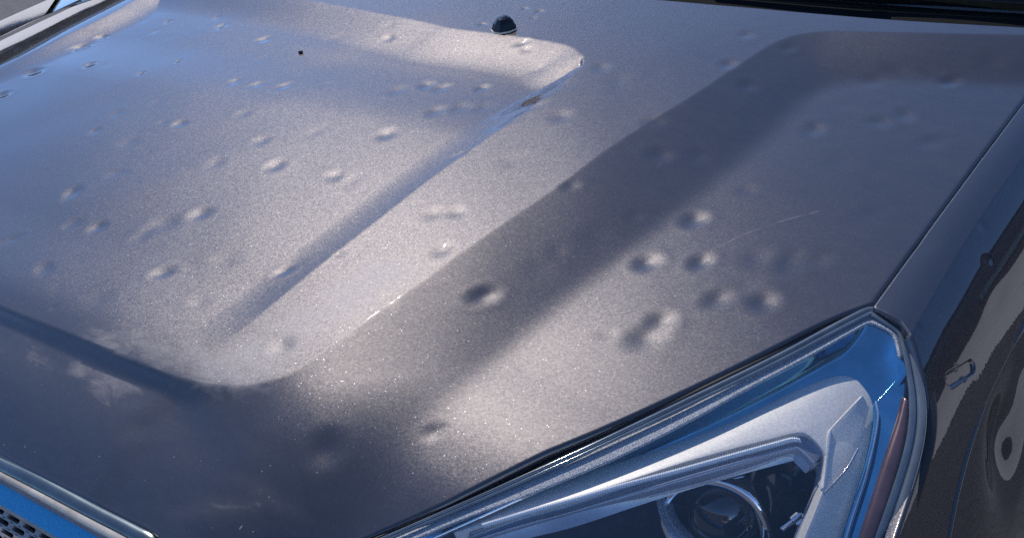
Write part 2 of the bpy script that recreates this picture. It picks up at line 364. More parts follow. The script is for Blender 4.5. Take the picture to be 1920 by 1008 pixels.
ARC = [float(pnear(g[0:1], g[1:2], crest)[1][0]) for g in (hitb(px, py) for px, py in ((320, 703), (500, 716), (800, 519)))]
def step_field(X, Y):
    d4, arc = pnear(X, Y, crest); d5 = pdist(X, Y, foot)
    inn = inside(X, Y, band_pg); u = d4 / (d4 + d5 + 1e-9) * d4 / (d4 + 0.0012)
    u = np.where(inn, u, np.where(d4 < d5, 0, 1))
    side = sstep(ARC[1], ARC[2], arc); left = 1 - sstep(ARC[0] - 0.004, ARC[0] + 0.022, arc); mid = np.clip(1 - side - left, 0, 1)
    uu = np.linspace(0, 1, 400); s = (1.15 + 0.40 * uu) * (1 - sstep(0.74, 1.0, uu)); cs = np.cumsum(s); cs = (cs - cs[0]) / (cs[-1] - cs[0])
    Pa = np.interp(u, uu, cs); Pb = 1 - (1 - u) ** 1.8; Pc = 1 - (1 - u) ** 1.5
    return (H_NOSE * Pb * left + H_MID * Pc * mid + H_SIDE * Pa * side), d4
GS_, GX0, GY0 = 0.0025, -2.25, 0.08
_gx = GX0 + GS_ * np.arange(950); _gy = GY0 + GS_ * np.arange(490); _GX, _GY = np.meshgrid(_gx, _gy, indexing='ij')
_SF, _D4 = step_field(_GX, _GY)
def gblur(A, sg):
    k = np.arange(-int(3 * sg), int(3 * sg) + 1); w = np.exp(-k * k / (2 * sg * sg)); w /= w.sum(); h = len(k) // 2
    for ax in (0, 1):
        P_ = np.pad(A, [(h, h) if q == ax else (0, 0) for q in (0, 1)], mode='edge'); n_ = A.shape[ax]
        A = sum(wi * np.take(P_, np.arange(i, i + n_), axis=ax) for i, wi in enumerate(w))
    return A
_SB = gblur(_SF, 2.4); _wt = sstep(0.006, 0.024, _D4)
def cubic(T, X, Y):
    fx = np.clip((X - GX0) / GS_, 1, T.shape[0] - 3.001); fy = np.clip((Y - GY0) / GS_, 1, T.shape[1] - 3.001)
    ix = fx.astype(int); iy = fy.astype(int); tx = fx - ix; ty = fy - iy
    def w(t): return (((-t + 2) * t - 1) * t / 2, ((3 * t - 5) * t * t + 2) / 2, ((-3 * t + 4) * t + 1) * t / 2, (t - 1) * t * t / 2)
    wx, wy = w(tx), w(ty); out = 0
    for a in range(4):
        for b in range(4): out = out + wx[a] * wy[b] * T[ix + a - 1, iy + b - 1]
    return out
_DF = _SB - _SF
_TW = _DF * _wt
def step_at(X, Y): return step_field(X, Y)[0] + cubic(_TW, X, Y)
def bonnet_z(X, Y):
    Z = base_z(X, Y)
    # raised centre: its rim falls to the floor of the shallow panel
    inb = inside(X, Y, basin_pg)
    H = 0.0034 * sstep(Y_C1F - 0.03, Y_C1F + 0.08, Y) + 0.0012 * sstep(Y_C1F, Y_C1R, Y) + 0.0046 * sstep(Y_C1S - 0.01, Y_C1R - 0.03, Y)
    w1 = 0.042 - 0.010 * sstep(Y_C1S, Y_C1R, Y)
    u1 = np.clip(pdist(X, Y, c1) / w1, 0, 1); P1 = 1 - (1 - u1) ** 1.6
    d2 = np.minimum(pdist(X, Y, c2), pdist(X, Y, c3)); u2 = np.clip(d2 / 0.072, 0, 1)
    P2 = u2 * u2 * (3 - 2 * u2) * 0.35 + (1 - (1 - u2) ** 1.7) * 0.65
    Z = Z - np.where(inb, H * np.minimum(P1, P2), 0)
    Z = Z - step_at(X, Y)
    for x, y, r, d, a, e in DW:
        m = (np.abs(X - x) < 4.2 * r) & (np.abs(Y - y) < 4.2 * r)
        if not m.any(): continue
        dx, dy = X[m] - x, Y[m] - y; ca, sn = math.cos(a), math.sin(a)
        q = ((dx * ca + dy * sn) / (r * e)) ** 2 + ((-dx * sn + dy * ca) * e / r) ** 2
        Z[m] -= d * (np.exp(-q * 0.9) - 0.10 * np.exp(-((np.sqrt(q) - 1.9) ** 2) * 2.2))
    # very slight unevenness of pressed sheet
    Z += 0.00012 * (np.sin(X * 31 + 1.7 * np.sin(Y * 17)) + np.sin(Y * 37 + 2.1 * np.sin(X * 23)))
    return Z

# outline: front edge by picture points, rear edge by picture points
edge_lamp = on_bonnet([(560, 1062), (680, 1004), (760, 968), (900, 905), (1090, 818), (1290, 725), (1450, 647), (1560, 590), (1622, 562)])
edge_nose = on_bonnet([(-300, 690), (-120, 778), (0, 846), (120, 908), (240, 966), (300, 1000), (350, 1060)])
edge_rear = on_bonnet([(900, -25), (1220, -1), (1500, 24), (1700, 39), (1900, 49), (1990, 52)])
gA, gB = hitb(1632, 566), hitb(1920, 180); GS = (gB[0] - gA[0]) / (gB[1] - gA[1])
gapx = lambda y: gA[0] + (y - gA[1]) * GS
ex = np.concatenate([[-2.16, -1.6], edge_nose[:, 0], edge_lamp[:, 0]])
ey = np.concatenate([[edge_nose[0][1] + 0.05, edge_nose[0][1] + 0.012], edge_nose[:, 1], edge_lamp[:, 1]])
XE = float(edge_lamp[-1][0]); od = np.argsort(ex); ex, ey = ex[od], ey[od]
rx = edge_rear[:, 0]; ry = edge_rear[:, 1]; od = np.argsort(rx); rx, ry = rx[od], ry[od]
rx = np.concatenate([[-2.16, -1.3], rx]); ry = np.concatenate([[ry[0] - 0.05, ry[0] + 0.004], ry])
NX, NY = 820, 400
xs = np.concatenate([np.linspace(-2.16, -1.5, 110, endpoint=False), np.linspace(-1.5, XE, NX - 110)])
fr = np.linspace(0, 1, NY)
yf = np.interp(xs, ex, ey); yr = np.interp(xs, rx, ry)
U, Vv = np.meshgrid(xs, fr, indexing='ij')
Yg = yf[:, None] + (yr - yf)[:, None] * Vv
# right border follows the slightly slanting gap line
Xg = U + (np.clip((U + 0.5) / (XE + 0.5), 0, 1)) ** 2 * (gapx(Yg) - XE) * np.clip((Yg - gA[1] + 0.05) / 0.05, 0, 1)
Zg = bonnet_z(Xg, Yg)
# hemmed edges: the last few rows roll down
def hem(dist, r=0.0035): q = np.clip(1 - dist / r, 0, 1); return r * 0.9 * (1 - np.sqrt(np.maximum(0, 1 - q * q)))
P = np.stack([Xg, Yg, Zg], -1)
border = [P[:, 0], P[-1, :], P[::-1, -1], P[0, ::-1]]
Vall = P.reshape(-1, 3); Fq = grid_faces(NX, NY)
idx = np.arange(NX * NY).reshape(NX, NY)
loop = np.concatenate([idx[:, 0], idx[-1, 1:], idx[-2::-1, -1], idx[0, -2:0:-1]])
lp = Vall[loop]; tng = np.roll(lp, -1, 0) - np.roll(lp, 1, 0); tng[:, 2] = 0; tng /= np.linalg.norm(tng, axis=1)[:, None] + 1e-9
outw = np.stack([tng[:, 1], -tng[:, 0], np.zeros(len(lp))], 1)
rings = [(0.0008, -0.0002), (0.0020, -0.0010), (0.0028, -0.0024), (0.0030, -0.0045), (0.0028, -0.016), (-0.01, -0.018)]
VV = [Vall]; FF = [Fq]; prev = loop; off = len(Vall); n = len(loop)
for o_, z_ in rings:
    VV.append(lp + outw * o_ + np.array([0, 0, z_])); cur = np.arange(off, off + n); off += n
    FF.append(np.stack([prev, cur, np.roll(cur, -1), np.roll(prev, -1)], 1)); prev = cur
Vh = np.concatenate(VV); Fh = np.concatenate(FF)
# marks on the paint
def blobs(lst):
    a = np.zeros(len(Vh))
    for px, py, rx_, ry_, ang, s in lst:
        c = hitb(px, py); dx, dy = Vh[:, 0] - c[0], Vh[:, 1] - c[1]
        ca, sn = math.cos(ang), math.sin(ang); q = ((dx * ca + dy * sn) / rx_) ** 2 + ((-dx * sn + dy * ca) / ry_) ** 2
        a = np.maximum(a, s * np.exp(-q * 0.8))
    return a
dust = blobs([(690,530,.050,.030,1.2,1.5),(640,570,.05,.035,1.2,1.2),(560,620,.05,.045,.6,1.1),(480,670,.045,.035,.3,1.2),(420,690,.05,.02,0,1.3),(360,670,.04,.022,-.2,.85),
              (280,650,.06,.016,-.1,.92),(200,640,.045,.012,-.1,.85),(200,708,.045,.016,-.1,.85),(235,722,.028,.013,0,.75),(160,690,.03,.014,0,.8),(60,670,.09,.02,-.1,.45),(200,725,.08,.025,-.1,.5),(400,600,.05,.04,.4,.35),(740,480,.03,.02,1.2,.6),
              (1040,700,.07,.04,.9,.45),(1000,740,.05,.03,.9,.4),(430,945,.035,.006,.5,.5),(500,925,.03,.006,0,.48)])
ib = inside(Vh[:, 0], Vh[:, 1], band_pg) & (pnear(Vh[:, 0], Vh[:, 1], crest)[1] < ARC[0])
dust = np.where(ib, 0.1, dust)
scr_glint = np.zeros(len(Vh))  # scratches, plus pale lines along the crest that paint its sun glint
for pts, s, w in (([(1217,522),(1165,562),(1095,612),(1040,660)], 0.7, .0013), ([(1335,468),(1400,437),(1470,413),(1535,396)], 0.8, .0014), ([(700,590),(760,548),(830,500),(880,465)], 0.9, .0016),
                  ([(610,655),(655,622),(700,590)], 0.6, .0014), ([(150,632),(240,671),(330,707)], 0.5, .0012), ([(1255,508),(1290,512),(1330,505)], .4, .001)):
    pl = on_bonnet(pts); d = pdist(Vh[:, 0], Vh[:, 1], pl); scr_glint = np.maximum(scr_glint, s * np.clip(1.2 - d / (w * 0.62), 0, 1))
bugs = 1 - sstep(0.30, 0.48, Vh[:, 1]) * 0.985
bonnet = mesh_obj("bonnet", Vh, Fh, M['paint'], CAR, True, dict(dust=dust, scratch_glint=scr_glint, bugs=bugs), "bonnet covered in small round hail dents with dusty smears")

def bon(px, py, n=None):
    g = hitb(px, py); z = float(bonnet_z(np.array([g[0]]), np.array([g[1]]))[0]); return np.array([g[0], g[1], z])
#BODY
# ------------------------------------------------------------------ shaped sheets
def sheet(name, P, mat_, parent, rings=((0.0006, 0.0002), (0.0012, 0.0010), (0.0014, 0.003)), smooth_=True, attrs=None, label=None, flip=False, face=None):
    """a grid of points P[n, m] as a sheet whose border rolls over and down, so that it has thickness"""
    P = np.asarray(P, float); n_, m_ = P.shape[:2]
    du = np.gradient(P, axis=0); dv = np.gradient(P, axis=1); nr = np.cross(du, dv)
    nr /= np.linalg.norm(nr, axis=2)[..., None] + 1e-12
    F = grid_faces(n_, m_)
    if face is not None: flip = bool((nr.reshape(-1, 3) @ np.asarray(face)).mean() < 0)
    if flip: nr = -nr; F = F[:, ::-1]
    id_ = np.arange(n_ * m_).reshape(n_, m_)
    lo = np.concatenate([id_[:, 0], id_[-1, 1:], id_[-2::-1, -1], id_[0, -2:0:-1]])
    if flip: lo = lo[::-1]
    Vs = P.reshape(-1, 3); lpt = Vs[lo]; nl = nr.reshape(-1, 3)[lo]
    tg = np.roll(lpt, -1, 0) - np.roll(lpt, 1, 0); tg /= np.linalg.norm(tg, axis=1)[:, None] + 1e-12
    ow = np.cross(tg, nl); VV = [Vs]; FF = [F]; pv = lo; of = len(Vs); k = len(lo)
    for a, b in rings:
        VV.append(lpt + ow * a - nl * b); cu = np.arange(of, of + k); of += k
        FF.append(np.stack([pv, cu, np.roll(cu, -1), np.roll(pv, -1)], 1)); pv = cu
    V_ = np.concatenate(VV)
    if attrs: attrs = {a: np.concatenate([v.ravel(), np.zeros(len(V_) - len(Vs))]) for a, v in attrs.items()}
    return mesh_obj(name, V_, np.concatenate(FF), mat_, parent, smooth_, attrs, label)

# ------------------------------------------------------------------ front wing beside the bonnet
EDGE_DROP = 0.0140
def wing_top(y): return base_z(gapx(y), y) - H_SIDE - 0.0005
def wing_flat(x, y): return np.array([x, y, float(wing_top(y) - 0.06 * (x - gapx(y)))])
cr = np.array([hit(wing_flat, px, py, (-0.2, 0.6)) for px, py in ((1990, 205), (1920, 288), (1840, 402), (1765, 535), (1722, 600), (1700, 640))])
od = np.argsort(cr[:, 1]); cr = cr[od]
cpoly = np.polyfit(cr[:, 1], cr[:, 0] - gapx(cr[:, 1]) - 0.005, 2)
def crease_a(y): return np.maximum(0.02, np.polyval(cpoly, np.clip(y, 0.45, 1.1)))
def phi_at(a, w):
    """slope of the wing section at distance a from the gap"""
    return 0.05 + 0.20 * sstep(w - 0.030, w - 0.002, a) + 0.45 * sstep(w - 0.0012, w + 0.0012, a) + 0.42 * sstep(w + 0.0, w + 0.06, a) + 0.35 * sstep(w + 0.04, w + 0.20, a)
AA = np.linspace(0, 0.5, 2500)
def wing_section(y):
    w = crease_a(y); ph = phi_at(AA, w); d = AA[1] - AA[0]
    x = gapx(y) + 0.005 + np.concatenate([[0], np.cumsum(np.cos(ph[:-1]) * d)]); z = wing_top(y) - np.concatenate([[0], np.cumsum(np.sin(ph[:-1]) * d)])
    return x, z
WD = []
def wing(a, y):
    x, z = wing_section(y); p = np.array([np.interp(a, AA, x), y, np.interp(a, AA, z)]); return p
def wing_pts(pl, g=(0.1, 0.5)):
    out = []
    for px, py in pl:
        g = hit(wing, px, py, g, 0.9); g = (float(np.clip(g[0], 0, 0.48)), g[1]); out.append(g)
    return np.array(out)
lamp_side_pix = [(1640, 572), (1692, 600), (1716, 640), (1731, 690), (1741, 745), (1742, 800), (1731, 860), (1712, 925), (1684, 1010), (1668, 1060)]
lampW = wing_pts(lamp_side_pix, (0.02, 0.57))
seamW = wing_pts([(1935, 570), (1905, 632), (1868, 712), (1835, 792), (1806, 872), (1786, 950), (1777, 1010), (1770, 1070)], (0.15, 0.6))
yl = lampW[::-1]; ys_ = seamW[np.argsort(seamW[:, 1])]
def a_lo(y): return float(np.interp(y, yl[:, 1], yl[:, 0])) if y < lampW[0][1] else 0.0
spoly = np.polyfit(ys_[:, 1], ys_[:, 0], 3)
def a_hi(y): return float(np.polyval(spoly, np.clip(y, ys_[0][1] - 0.03, ys_[-1][1] + 0.03))) + max(0, y - ys_[-1][1] - 0.03) * 0.3
wdent = [(wing_pts([(px, py)], (0.1, 0.6))[0], r, d) for px, py, r, d in ((1853, 490, .005, .0005), (1843, 424, .004, .0004), (1790, 402, .012, .0004))]
bdent = [(wing_pts([(px, py)], (0.2, 0.5))[0], r, d) for px, py, r, d in ((1866, 815, .0065, .0011), (1900, 800, .030, .0110), (1885, 870, .030, .0080), (1915, 700, .022, .004))]
slot = wing_pts([(1776, 716), (1826, 684)], (0.1, 0.5)); notch = wing_pts([(1872, 560), (1872, 600)], (0.2, 0.6))
print("slot", slot, "lampW", np.round(lampW, 3).tolist(), "seam", np.round(seamW, 3).tolist())
def wing_grid(y0, y1, ny, na, lo_f, hi_f, dents, deep=0.0, wavy=0.0):
    G = np.zeros((ny, na, 3)); ysx = np.concatenate([np.linspace(y0, 0.74, ny * 5 // 6, endpoint=False), np.linspace(0.74, y1, ny - ny * 5 // 6)]); A_ = np.zeros((ny, na)); NRM = np.zeros((ny, na, 3))
    for i, y in enumerate(ysx):
        x, z = wing_section(y); a = np.linspace(lo_f(y), max(hi_f(y), lo_f(y) + 0.002), na); A_[i] = a
        ph = phi_at(a, crease_a(y)); G[i] = np.stack([np.interp(a, AA, x), np.full(na, y), np.interp(a, AA, z)], 1)
        NRM[i] = np.stack([np.sin(ph), np.zeros(na), np.cos(ph)], 1)
    Yq = ysx[:, None] + 0 * A_; off_ = np.zeros(A_.shape) - deep
    for (a0, y0_), r, d in dents: off_ -= d * np.exp(-((A_ - a0) ** 2 + (Yq - y0_) ** 2) / r ** 2)
    if wavy: off_ += wavy * (np.sin(A_ * 60 + 3 * np.sin(Yq * 19)) * np.sin(Yq * 43 + 1.0) + 0.6 * np.sin(Yq * 71 + A_ * 35))
    return G + NRM * off_[..., None], A_, Yq, NRM
G, A_, Yq, NR = wing_grid(0.10, 1.22, 900, 420, a_lo, lambda y: a_hi(y) - 0.0012, wdent, 0, 0.00005)
# pressed oblong recess in the wing
sx, sy = slot[0], slot[1]; dv = sy - sx; L_ = np.linalg.norm(dv); dv = dv / L_
pa = (A_ - sx[0]) * dv[0] + (Yq - sx[1]) * dv[1]; pb = -(A_ - sx[0]) * dv[1] + (Yq - sx[1]) * dv[0]
dd = np.sqrt((pa - np.clip(pa, 0.004, L_ - 0.004)) ** 2 + pb ** 2)
G = G - NR * (0.0020 * (1 - sstep(0.0042, 0.0054, dd)))[..., None]
# drip-shaped dent that bends the pale reflection
nq = notch[0]; e2 = ((A_ - nq[0]) / 0.006) ** 2 + ((Yq - nq[1]) / 0.020) ** 2
G = G - NR * (0.0004 * np.exp(-e2))[..., None]
wing_o = sheet("front_wing", G, M['paint2'], CAR, rings=((0.0012, 0.0003), (0.0020, 0.0012), (0.0023, 0.0026), (0.0023, 0.008)), face=(.7,0,.7), label="glossy dark front wing with an oblong pressed recess")
G2, A2, Y2, NR2 = wing_grid(0.05, 0.95, 300, 160, lambda y: a_hi(y) + 0.0022, lambda y: a_hi(y) + 0.20, bdent, -0.0012, 0.00015)
sheet("bumper_corner", G2, M['paint2'], CAR, rings=((0.0012, 0.0003), (0.0020, 0.0012), (0.0023, 0.0026), (0.0023, 0.008)), face=(.7,0,.7), label="glossy dark bumper corner with a small round chip")
print("crease", np.round(cr, 3).tolist())

# far wing on the other side of the car
XL = -2.163
yy = np.linspace(0.4, 2.3, 60); aa = np.linspace(0, 0.7, 60)
Gf = np.zeros((60, 60, 3))
for i, y in enumerate(yy):
    ph = 0.17 + 0.8 * sstep(0.25, 0.55, aa); d = aa[1] - aa[0]
    x = XL - 0.006 - np.concatenate([[0], np.cumsum(np.cos(ph[:-1]) * d)]); z = float(base_z(XL, y)) - 0.001 - np.concatenate([[0], np.cumsum(np.sin(ph[:-1]) * d)])
    Gf[i] = np.stack([x, np.full(60, y), z], 1)
sheet("front_wing", Gf, M['paint2'], CAR, face=(-.5,0,.8), label="far front wing beyond the bonnet ridge")

# ------------------------------------------------------------------ headlight
# lens surface: a quadric through the bonnet edge and the wing edge
eb = [np.array([g[0], g[1], float(bonnet_z(g[0:1], g[1:2])[0])]) for g in edge_lamp[6:]]
ew = [wing(a, y) for a, y in lampW]
gdir = eb[-1] - eb[0]; gdir /= np.linalg.norm(gdir)
nl0 = np.array([0.24, -0.26, 0.93]); nl0 -= gdir * nl0.dot(gdir); nl0 /= np.linalg.norm(nl0); qdir = np.cross(gdir, nl0); OL = eb[-1]
if qdir[2] > 0: qdir = -qdir
print("corner", eb[-1], ew[0], gapx(0.57)); pts = [(p, 1.0) for p in eb] + [(p, 1.0) for p in ew[:9]]
gm = eb[0] * 0.35 + eb[-1] * 0.65 + qdir * 0.16 - nl0 * 0.012; pts += [(gm, 0.3)]
gm = eb[0] + qdir * 0.16 - nl0 * 0.022; pts += [(gm, 0.3)]
def qb(p, q): return np.array([1, p, q, p * p, p * q, q * q])
Am = np.array([qb((P_ - OL).dot(gdir), (P_ - OL).dot(qdir)) * w for P_, w in pts]); bm_ = np.array([(P_ - OL).dot(nl0) * w for P_, w in pts])
QC = np.linalg.lstsq(Am, bm_, rcond=None)[0]
print("lens fit", np.round(QC, 3), "res", np.round(Am @ QC - bm_, 4))
def lens_at(p, q, depth=0.0): return OL + gdir * p + qdir * q + nl0 * (qb(p, q).dot(QC) - depth)
def px_on(pl, depth, n=6, sm=True):
    f = lambda p, q: lens_at(p, q, depth)
    P_ = smooth(pl, n) if sm else np.array(pl, float); out = []; g = (-0.1, 0.05)
    for a, b in P_: g = hit(f, a, b, g, 0.75); out.append(g.copy())
    return np.array(out)
def resample(pl, n):
    d = np.concatenate([[0], np.cumsum(np.linalg.norm(np.diff(pl, axis=0), axis=1))]); t = np.linspace(0, d[-1], n)
    return np.stack([np.interp(t, d, pl[:, k]) for k in range(pl.shape[1])], 1)
def ribbon(name, A, B, dA, dB, mat_, parent, n=90, m=7, prof=None, label=None, smooth_=True, wall=0.004, surf=None, sm=True):
    if dA < 0.06: dA, dB, wall = dA * 0.42, dB * 0.42, wall * 0.5
    """a formed strip between two drawn edges lying dA and dB behind the lens"""
    a = resample(px_on(A, dA, sm=sm), n); b = resample(px_on(B, dB, sm=sm), n)
    G = np.zeros((n, m, 3))
    for j in range(m):
        u = j / (m - 1); h = prof(u) if prof else 0
        for i in range(n):
            pq = a[i] * (1 - u) + b[i] * u; G[i, j] = lens_at(pq[0], pq[1], dA * (1 - u) + dB * u - h)
    return sheet(name, G, mat_, parent, rings=((0.0003, 0.0001), (0.0005, 0.0005), (0.0005, wall)), face=nl0, label=label, smooth_=smooth_)
FL = False
lamp = bpy.data.objects.new("headlight", None); C.objects.link(lamp); lamp.parent = CAR; lamp["label"] = "angular headlight behind a clear lens"

def offset_path(pl, d):
    P_ = smooth(pl, 6); t = np.gradient(P_, axis=0); t /= np.linalg.norm(t, axis=1)[:, None]; nn = np.stack([-t[:, 1], t[:, 0]], 1)
    dd_ = np.interp(np.linspace(0, 1, len(P_)), np.linspace(0, 1, len(d)), d) if hasattr(d, '__len__') else d
    return P_ + nn * (dd_[:, None] if hasattr(dd_, '__len__') else dd_)
# outline of the lamp, from lower left, along the bonnet, round the corner, down the wing
outl = [(560, 1074), (688, 1018), (780, 978), (900, 925), (1092, 838), (1290, 744), (1450, 666), (1560, 607), (1616, 578), (1632, 571), (1647, 577), (1686, 600), (1700, 612), (1710, 634),
        (1725, 690), (1736, 745), (1737, 800), (1727, 858), (1708, 924), (1680, 1010), (1664, 1056)]
RW = [5, 8, 10, 12, 14, 15, 16, 17, 17, 17, 18, 19, 20, 21, 25, 30, 32, 33, 34, 36, 36]     # rim width in picture points
def line(f0, extra=0.0): return offset_path(outl, [f0 * w + extra for w in RW])
def rib2(name, f0, f1, dA, dB, mat_, prof=None, m=9, label=None, e0=0.0, e1=0.0, parent=None, n=260):
    return ribbon(name, line(f0, e0), line(f1, e1), dA, dB, mat_, parent or lamp, n=n, m=m, prof=prof, sm=False, label=label)
bead = lambda h: (lambda u: h * math.sin(math.pi * u) ** 0.7)
rib2("rubber_seal", -0.62, 0.05, 0.012, 0.010, M['rubber'], bead(0.001), label="black rubber seal round the lamp")
rib2("lens_rim", 0.0, 0.56, 0.0015, 0.0012, M['rim'], bead(0.0012))
rib2("lens_rim", 0.64, 1.05, 0.0022, 0.0020, M['rim'], bead(0.0008))
# clear cover
CA = line(0.25); CB = np.array([(560, 1090), (640, 1120), (760, 1130), (900, 1130), (1100, 1130), (1300, 1130), (1500, 1130), (1664, 1070)], float)
a = resample(px_on(CA, 0, sm=False), 200)
G = np.zeros((200, 60, 3)); top = a[:130]; 
pqA = a; cen = resample(px_on(CB, 0, sm=True), 200)
for i in range(200):
    for j in range(60):
        u = j / 59; pq = pqA[i] * (1 - u) + cen[i] * u; G[i, j] = lens_at(pq[0], pq[1], 0)
sheet("clear_lens", G, M['clear'], lamp, rings=((0.0003, 0.0002), (0.0004, 0.001)), face=nl0, label="clear scratched lens cover")
# speckled silver edge strip just inside the rim
top_o = [(700, 1024), (743, 1000), (870, 944), (1000, 889), (1143, 831), (1280, 769), (1400, 705), (1500, 655), (1590, 606), (1628, 588), (1650, 594), (1682, 614), (1693, 640), (1698, 668)]
top_i = [(730, 1036), (775, 1010), (880, 966), (1000, 921), (1143, 861), (1280, 793), (1400, 727), (1500, 674), (1590, 624), (1626, 604), (1646, 608), (1674, 624), (1684, 645), (1689, 670)]
ribbon("speckled_strip", top_o, top_i, 0.012, 0.005, M['glitter'], lamp, 140, 5)
# reflector band below it, mirrored sky blue put into its colour, with a bright bevel
mid_o = [(735, 1040), (778, 1013), (882, 968), (1000, 923), (1143, 863), (1280, 795), (1400, 729), (1500, 676), (1590, 626), (1626, 606), (1650, 612), (1676, 628), (1688, 660), (1700, 700)]
bez_o = [(800, 1030), (848, 978), (940, 938), (1060, 894), (1170, 862), (1280, 826), (1380, 786), (1480, 737), (1545, 711), (1580, 704), (1604, 711), (1622, 730), (1634, 752), (1638, 775)]
ribbon("upper_reflector", mid_o, bez_o, 0.010, 0.042, M['sky_blue_mirror'], lamp, 150, 14, prof=lambda u: -0.004 * math.sin(math.pi * u))
ribbon("bright_bevel", [(760, 1030), (870, 980), (977, 930), (1080, 884), (1143, 857), (1240, 806), (1300, 775)], [(762, 1033), (872, 985), (979, 936), (1082, 891), (1145, 865), (1242, 816), (1301, 781)], 0.0095, 0.0105, M['chrome'], lamp, 80, 4, prof=bead(0.0012))
# broad silver bezel: top limb, shoulder, outer limb
bz_o = bez_o[1:-1] + [(1637, 780), (1632, 840), (1612, 915), (1585, 990), (1560, 1060)]
bz_i = [(852, 998), (950, 966), (1060, 938), (1170, 902), (1280, 866), (1380, 838), (1450, 820), (1490, 810), (1510, 811), (1530, 826), (1546, 846), (1553, 868), (1548, 905), (1530, 955), (1508, 1010), (1490, 1060)]
ribbon("silver_bezel", bz_o, bz_i, 0.040, 0.014, M['silver'], lamp, 170, 12, prof=lambda u: 0.0012 * math.sin(math.pi * u), wall=0.02, label="broad matt silver bezel")
ribbon("bezel_facet", [(1618, 742), (1588, 772), (1560, 802), (1553, 816), (1549, 870), (1545, 918)], [(1630, 760), (1620, 800), (1606, 836), (1590, 868), (1568, 896), (1547, 922)], 0.014, 0.020, M['silver'], lamp, 50, 6, prof=lambda u: -0.003 * u)
ribbon("facet_edge", [(1556, 808), (1552, 850), (1548, 890), (1544, 920)], [(1560, 808), (1556, 850), (1552, 890), (1547, 921)], 0.012, 0.0125, M['chrome'], lamp, 30, 4, prof=bead(0.0006))
ribbon("facet_edge", [(1545, 920), (1566, 899), (1590, 871), (1608, 838)], [(1548, 923), (1569, 902), (1593, 874), (1611, 841)], 0.012, 0.0125, M['chrome'], lamp, 30, 4, prof=bead(0.0006))
# running light: dark groove, ribbed bright rod, milky guide
gr_o = [(880, 1000), (975, 966), (1060, 943), (1170, 906), (1280, 869), (1380, 841), (1450, 823), (1490, 813), (1508, 814), (1526, 829), (1541, 848)]
gr_i = [(884, 1012), (978, 982), (1064, 960), (1172, 926), (1280, 893), (1380, 864), (1452, 844), (1484, 836), (1498, 838), (1512, 850), (1528, 866)]
ribbon("light_groove", gr_o, gr_i, 0.020, 0.024, M['guide_dark'], lamp, 120, 6, prof=lambda u: -0.002 * math.sin(math.pi * u))
rod = px_on([(905, 985), (1000, 957), (1080, 935), (1170, 909), (1280, 880), (1380, 852), (1450, 833), (1484, 824), (1500, 825)], 0.0035, 10)
rod = resample(rod, 560); V = []; n_ = 8
for i, pq in enumerate(rod):
    rr = 0.0021 * (0.72 + 0.28 * (abs(((i / 4.0) % 1) - 0.5) * 2)); P_ = lens_at(pq[0], pq[1], 0.0035)
    for k in range(n_):
        t = 2 * math.pi * k / n_; V.append(P_ + qdir * math.cos(t) * rr + nl0 * math.sin(t) * rr)
F = [(i * n_ + k, i * n_ + (k + 1) % n_, (i + 1) * n_ + (k + 1) % n_, (i + 1) * n_ + k) for i in range(len(rod) - 1) for k in range(n_)]
mesh_obj("ribbed_light_rod", V, F, M['rib'], lamp, False, label="finely ribbed bright rod of the running light")
gd_i = [(880, 1030), (975, 1000), (1064, 975), (1172, 946), (1250, 924), (1340, 898), (1420, 874), (1466, 860), (1488, 855), (1500, 862), (1520, 882)]
ribbon("light_guide", gr_i, gd_i, 0.024, 0.040, M['guide'], lamp, 120, 8, prof=bead(0.003), wall=0.02, label="milky grey light guide band")
ribbon("guide_side", [(1528, 850), (1543, 870), (1540, 905), (1522, 955), (1500, 1010), (1480, 1060)], [(1516, 858), (1528, 876), (1527, 905), (1510, 955), (1488, 1010), (1468, 1060)], 0.040, 0.052, M['guide'], lamp, 70, 6, prof=bead(0.002), wall=0.02)
# outer limb: band in the same painted sky blue, bright edge, brown side reflector
ribbon("outer_reflector", [(1638, 760), (1637, 800), (1622, 870), (1600, 940), (1566, 1060)], [(1700, 690), (1690, 770), (1668, 850), (1640, 935), (1606, 1060)], 0.036, 0.022, M['sky_blue_mirror'], lamp, 80, 8)
ribbon("outer_edge", [(1642, 752), (1645, 780), (1637, 830), (1618, 905), (1592, 985), (1572, 1060)], [(1645, 752), (1649, 780), (1641, 830), (1622, 905), (1596, 985), (1576, 1060)], 0.022, 0.0225, M['chrome'], lamp, 60, 4, prof=bead(0.0007))
ribbon("side_reflector", [(1690, 745), (1676, 800), (1655, 865), (1635, 930), (1612, 1000), (1595, 1060)], [(1708, 760), (1704, 812), (1692, 872), (1674, 940), (1650, 1010), (1632, 1060)], 0.018, 0.016, M['amber'], lamp, 80, 10, prof=bead(0.003), label="brown amber side reflector")
# housing behind everything
ribbon("housing", [(600, 1050), (900, 930), (1280, 775), (1500, 665), (1628, 596), (1690, 640), (1720, 760), (1700, 900), (1660, 1060)], [(700, 1200), (900, 1150), (1100, 1120), (1300, 1110), (1400, 1110), (1500, 1110), (1540, 1110), (1600, 1110), (1620, 1110)], 0.15, 0.17, M['dark_matte'], lamp, 120, 20)
ribbon("inner_shade", [(930, 1010), (1172, 946), (1340, 898), (1488, 857), (1522, 885), (1520, 940), (1480, 1040)], [(900, 1130), (1100, 1120), (1250, 1100), (1320, 1090), (1360, 1080), (1380, 1080), (1400, 1090)], 0.0701, 0.15, M['black_gloss'], lamp, 90, 16, prof=lambda u: -0.02 * math.sin(math.pi * min(1, u * 1.4) / 2) * (1 - u))
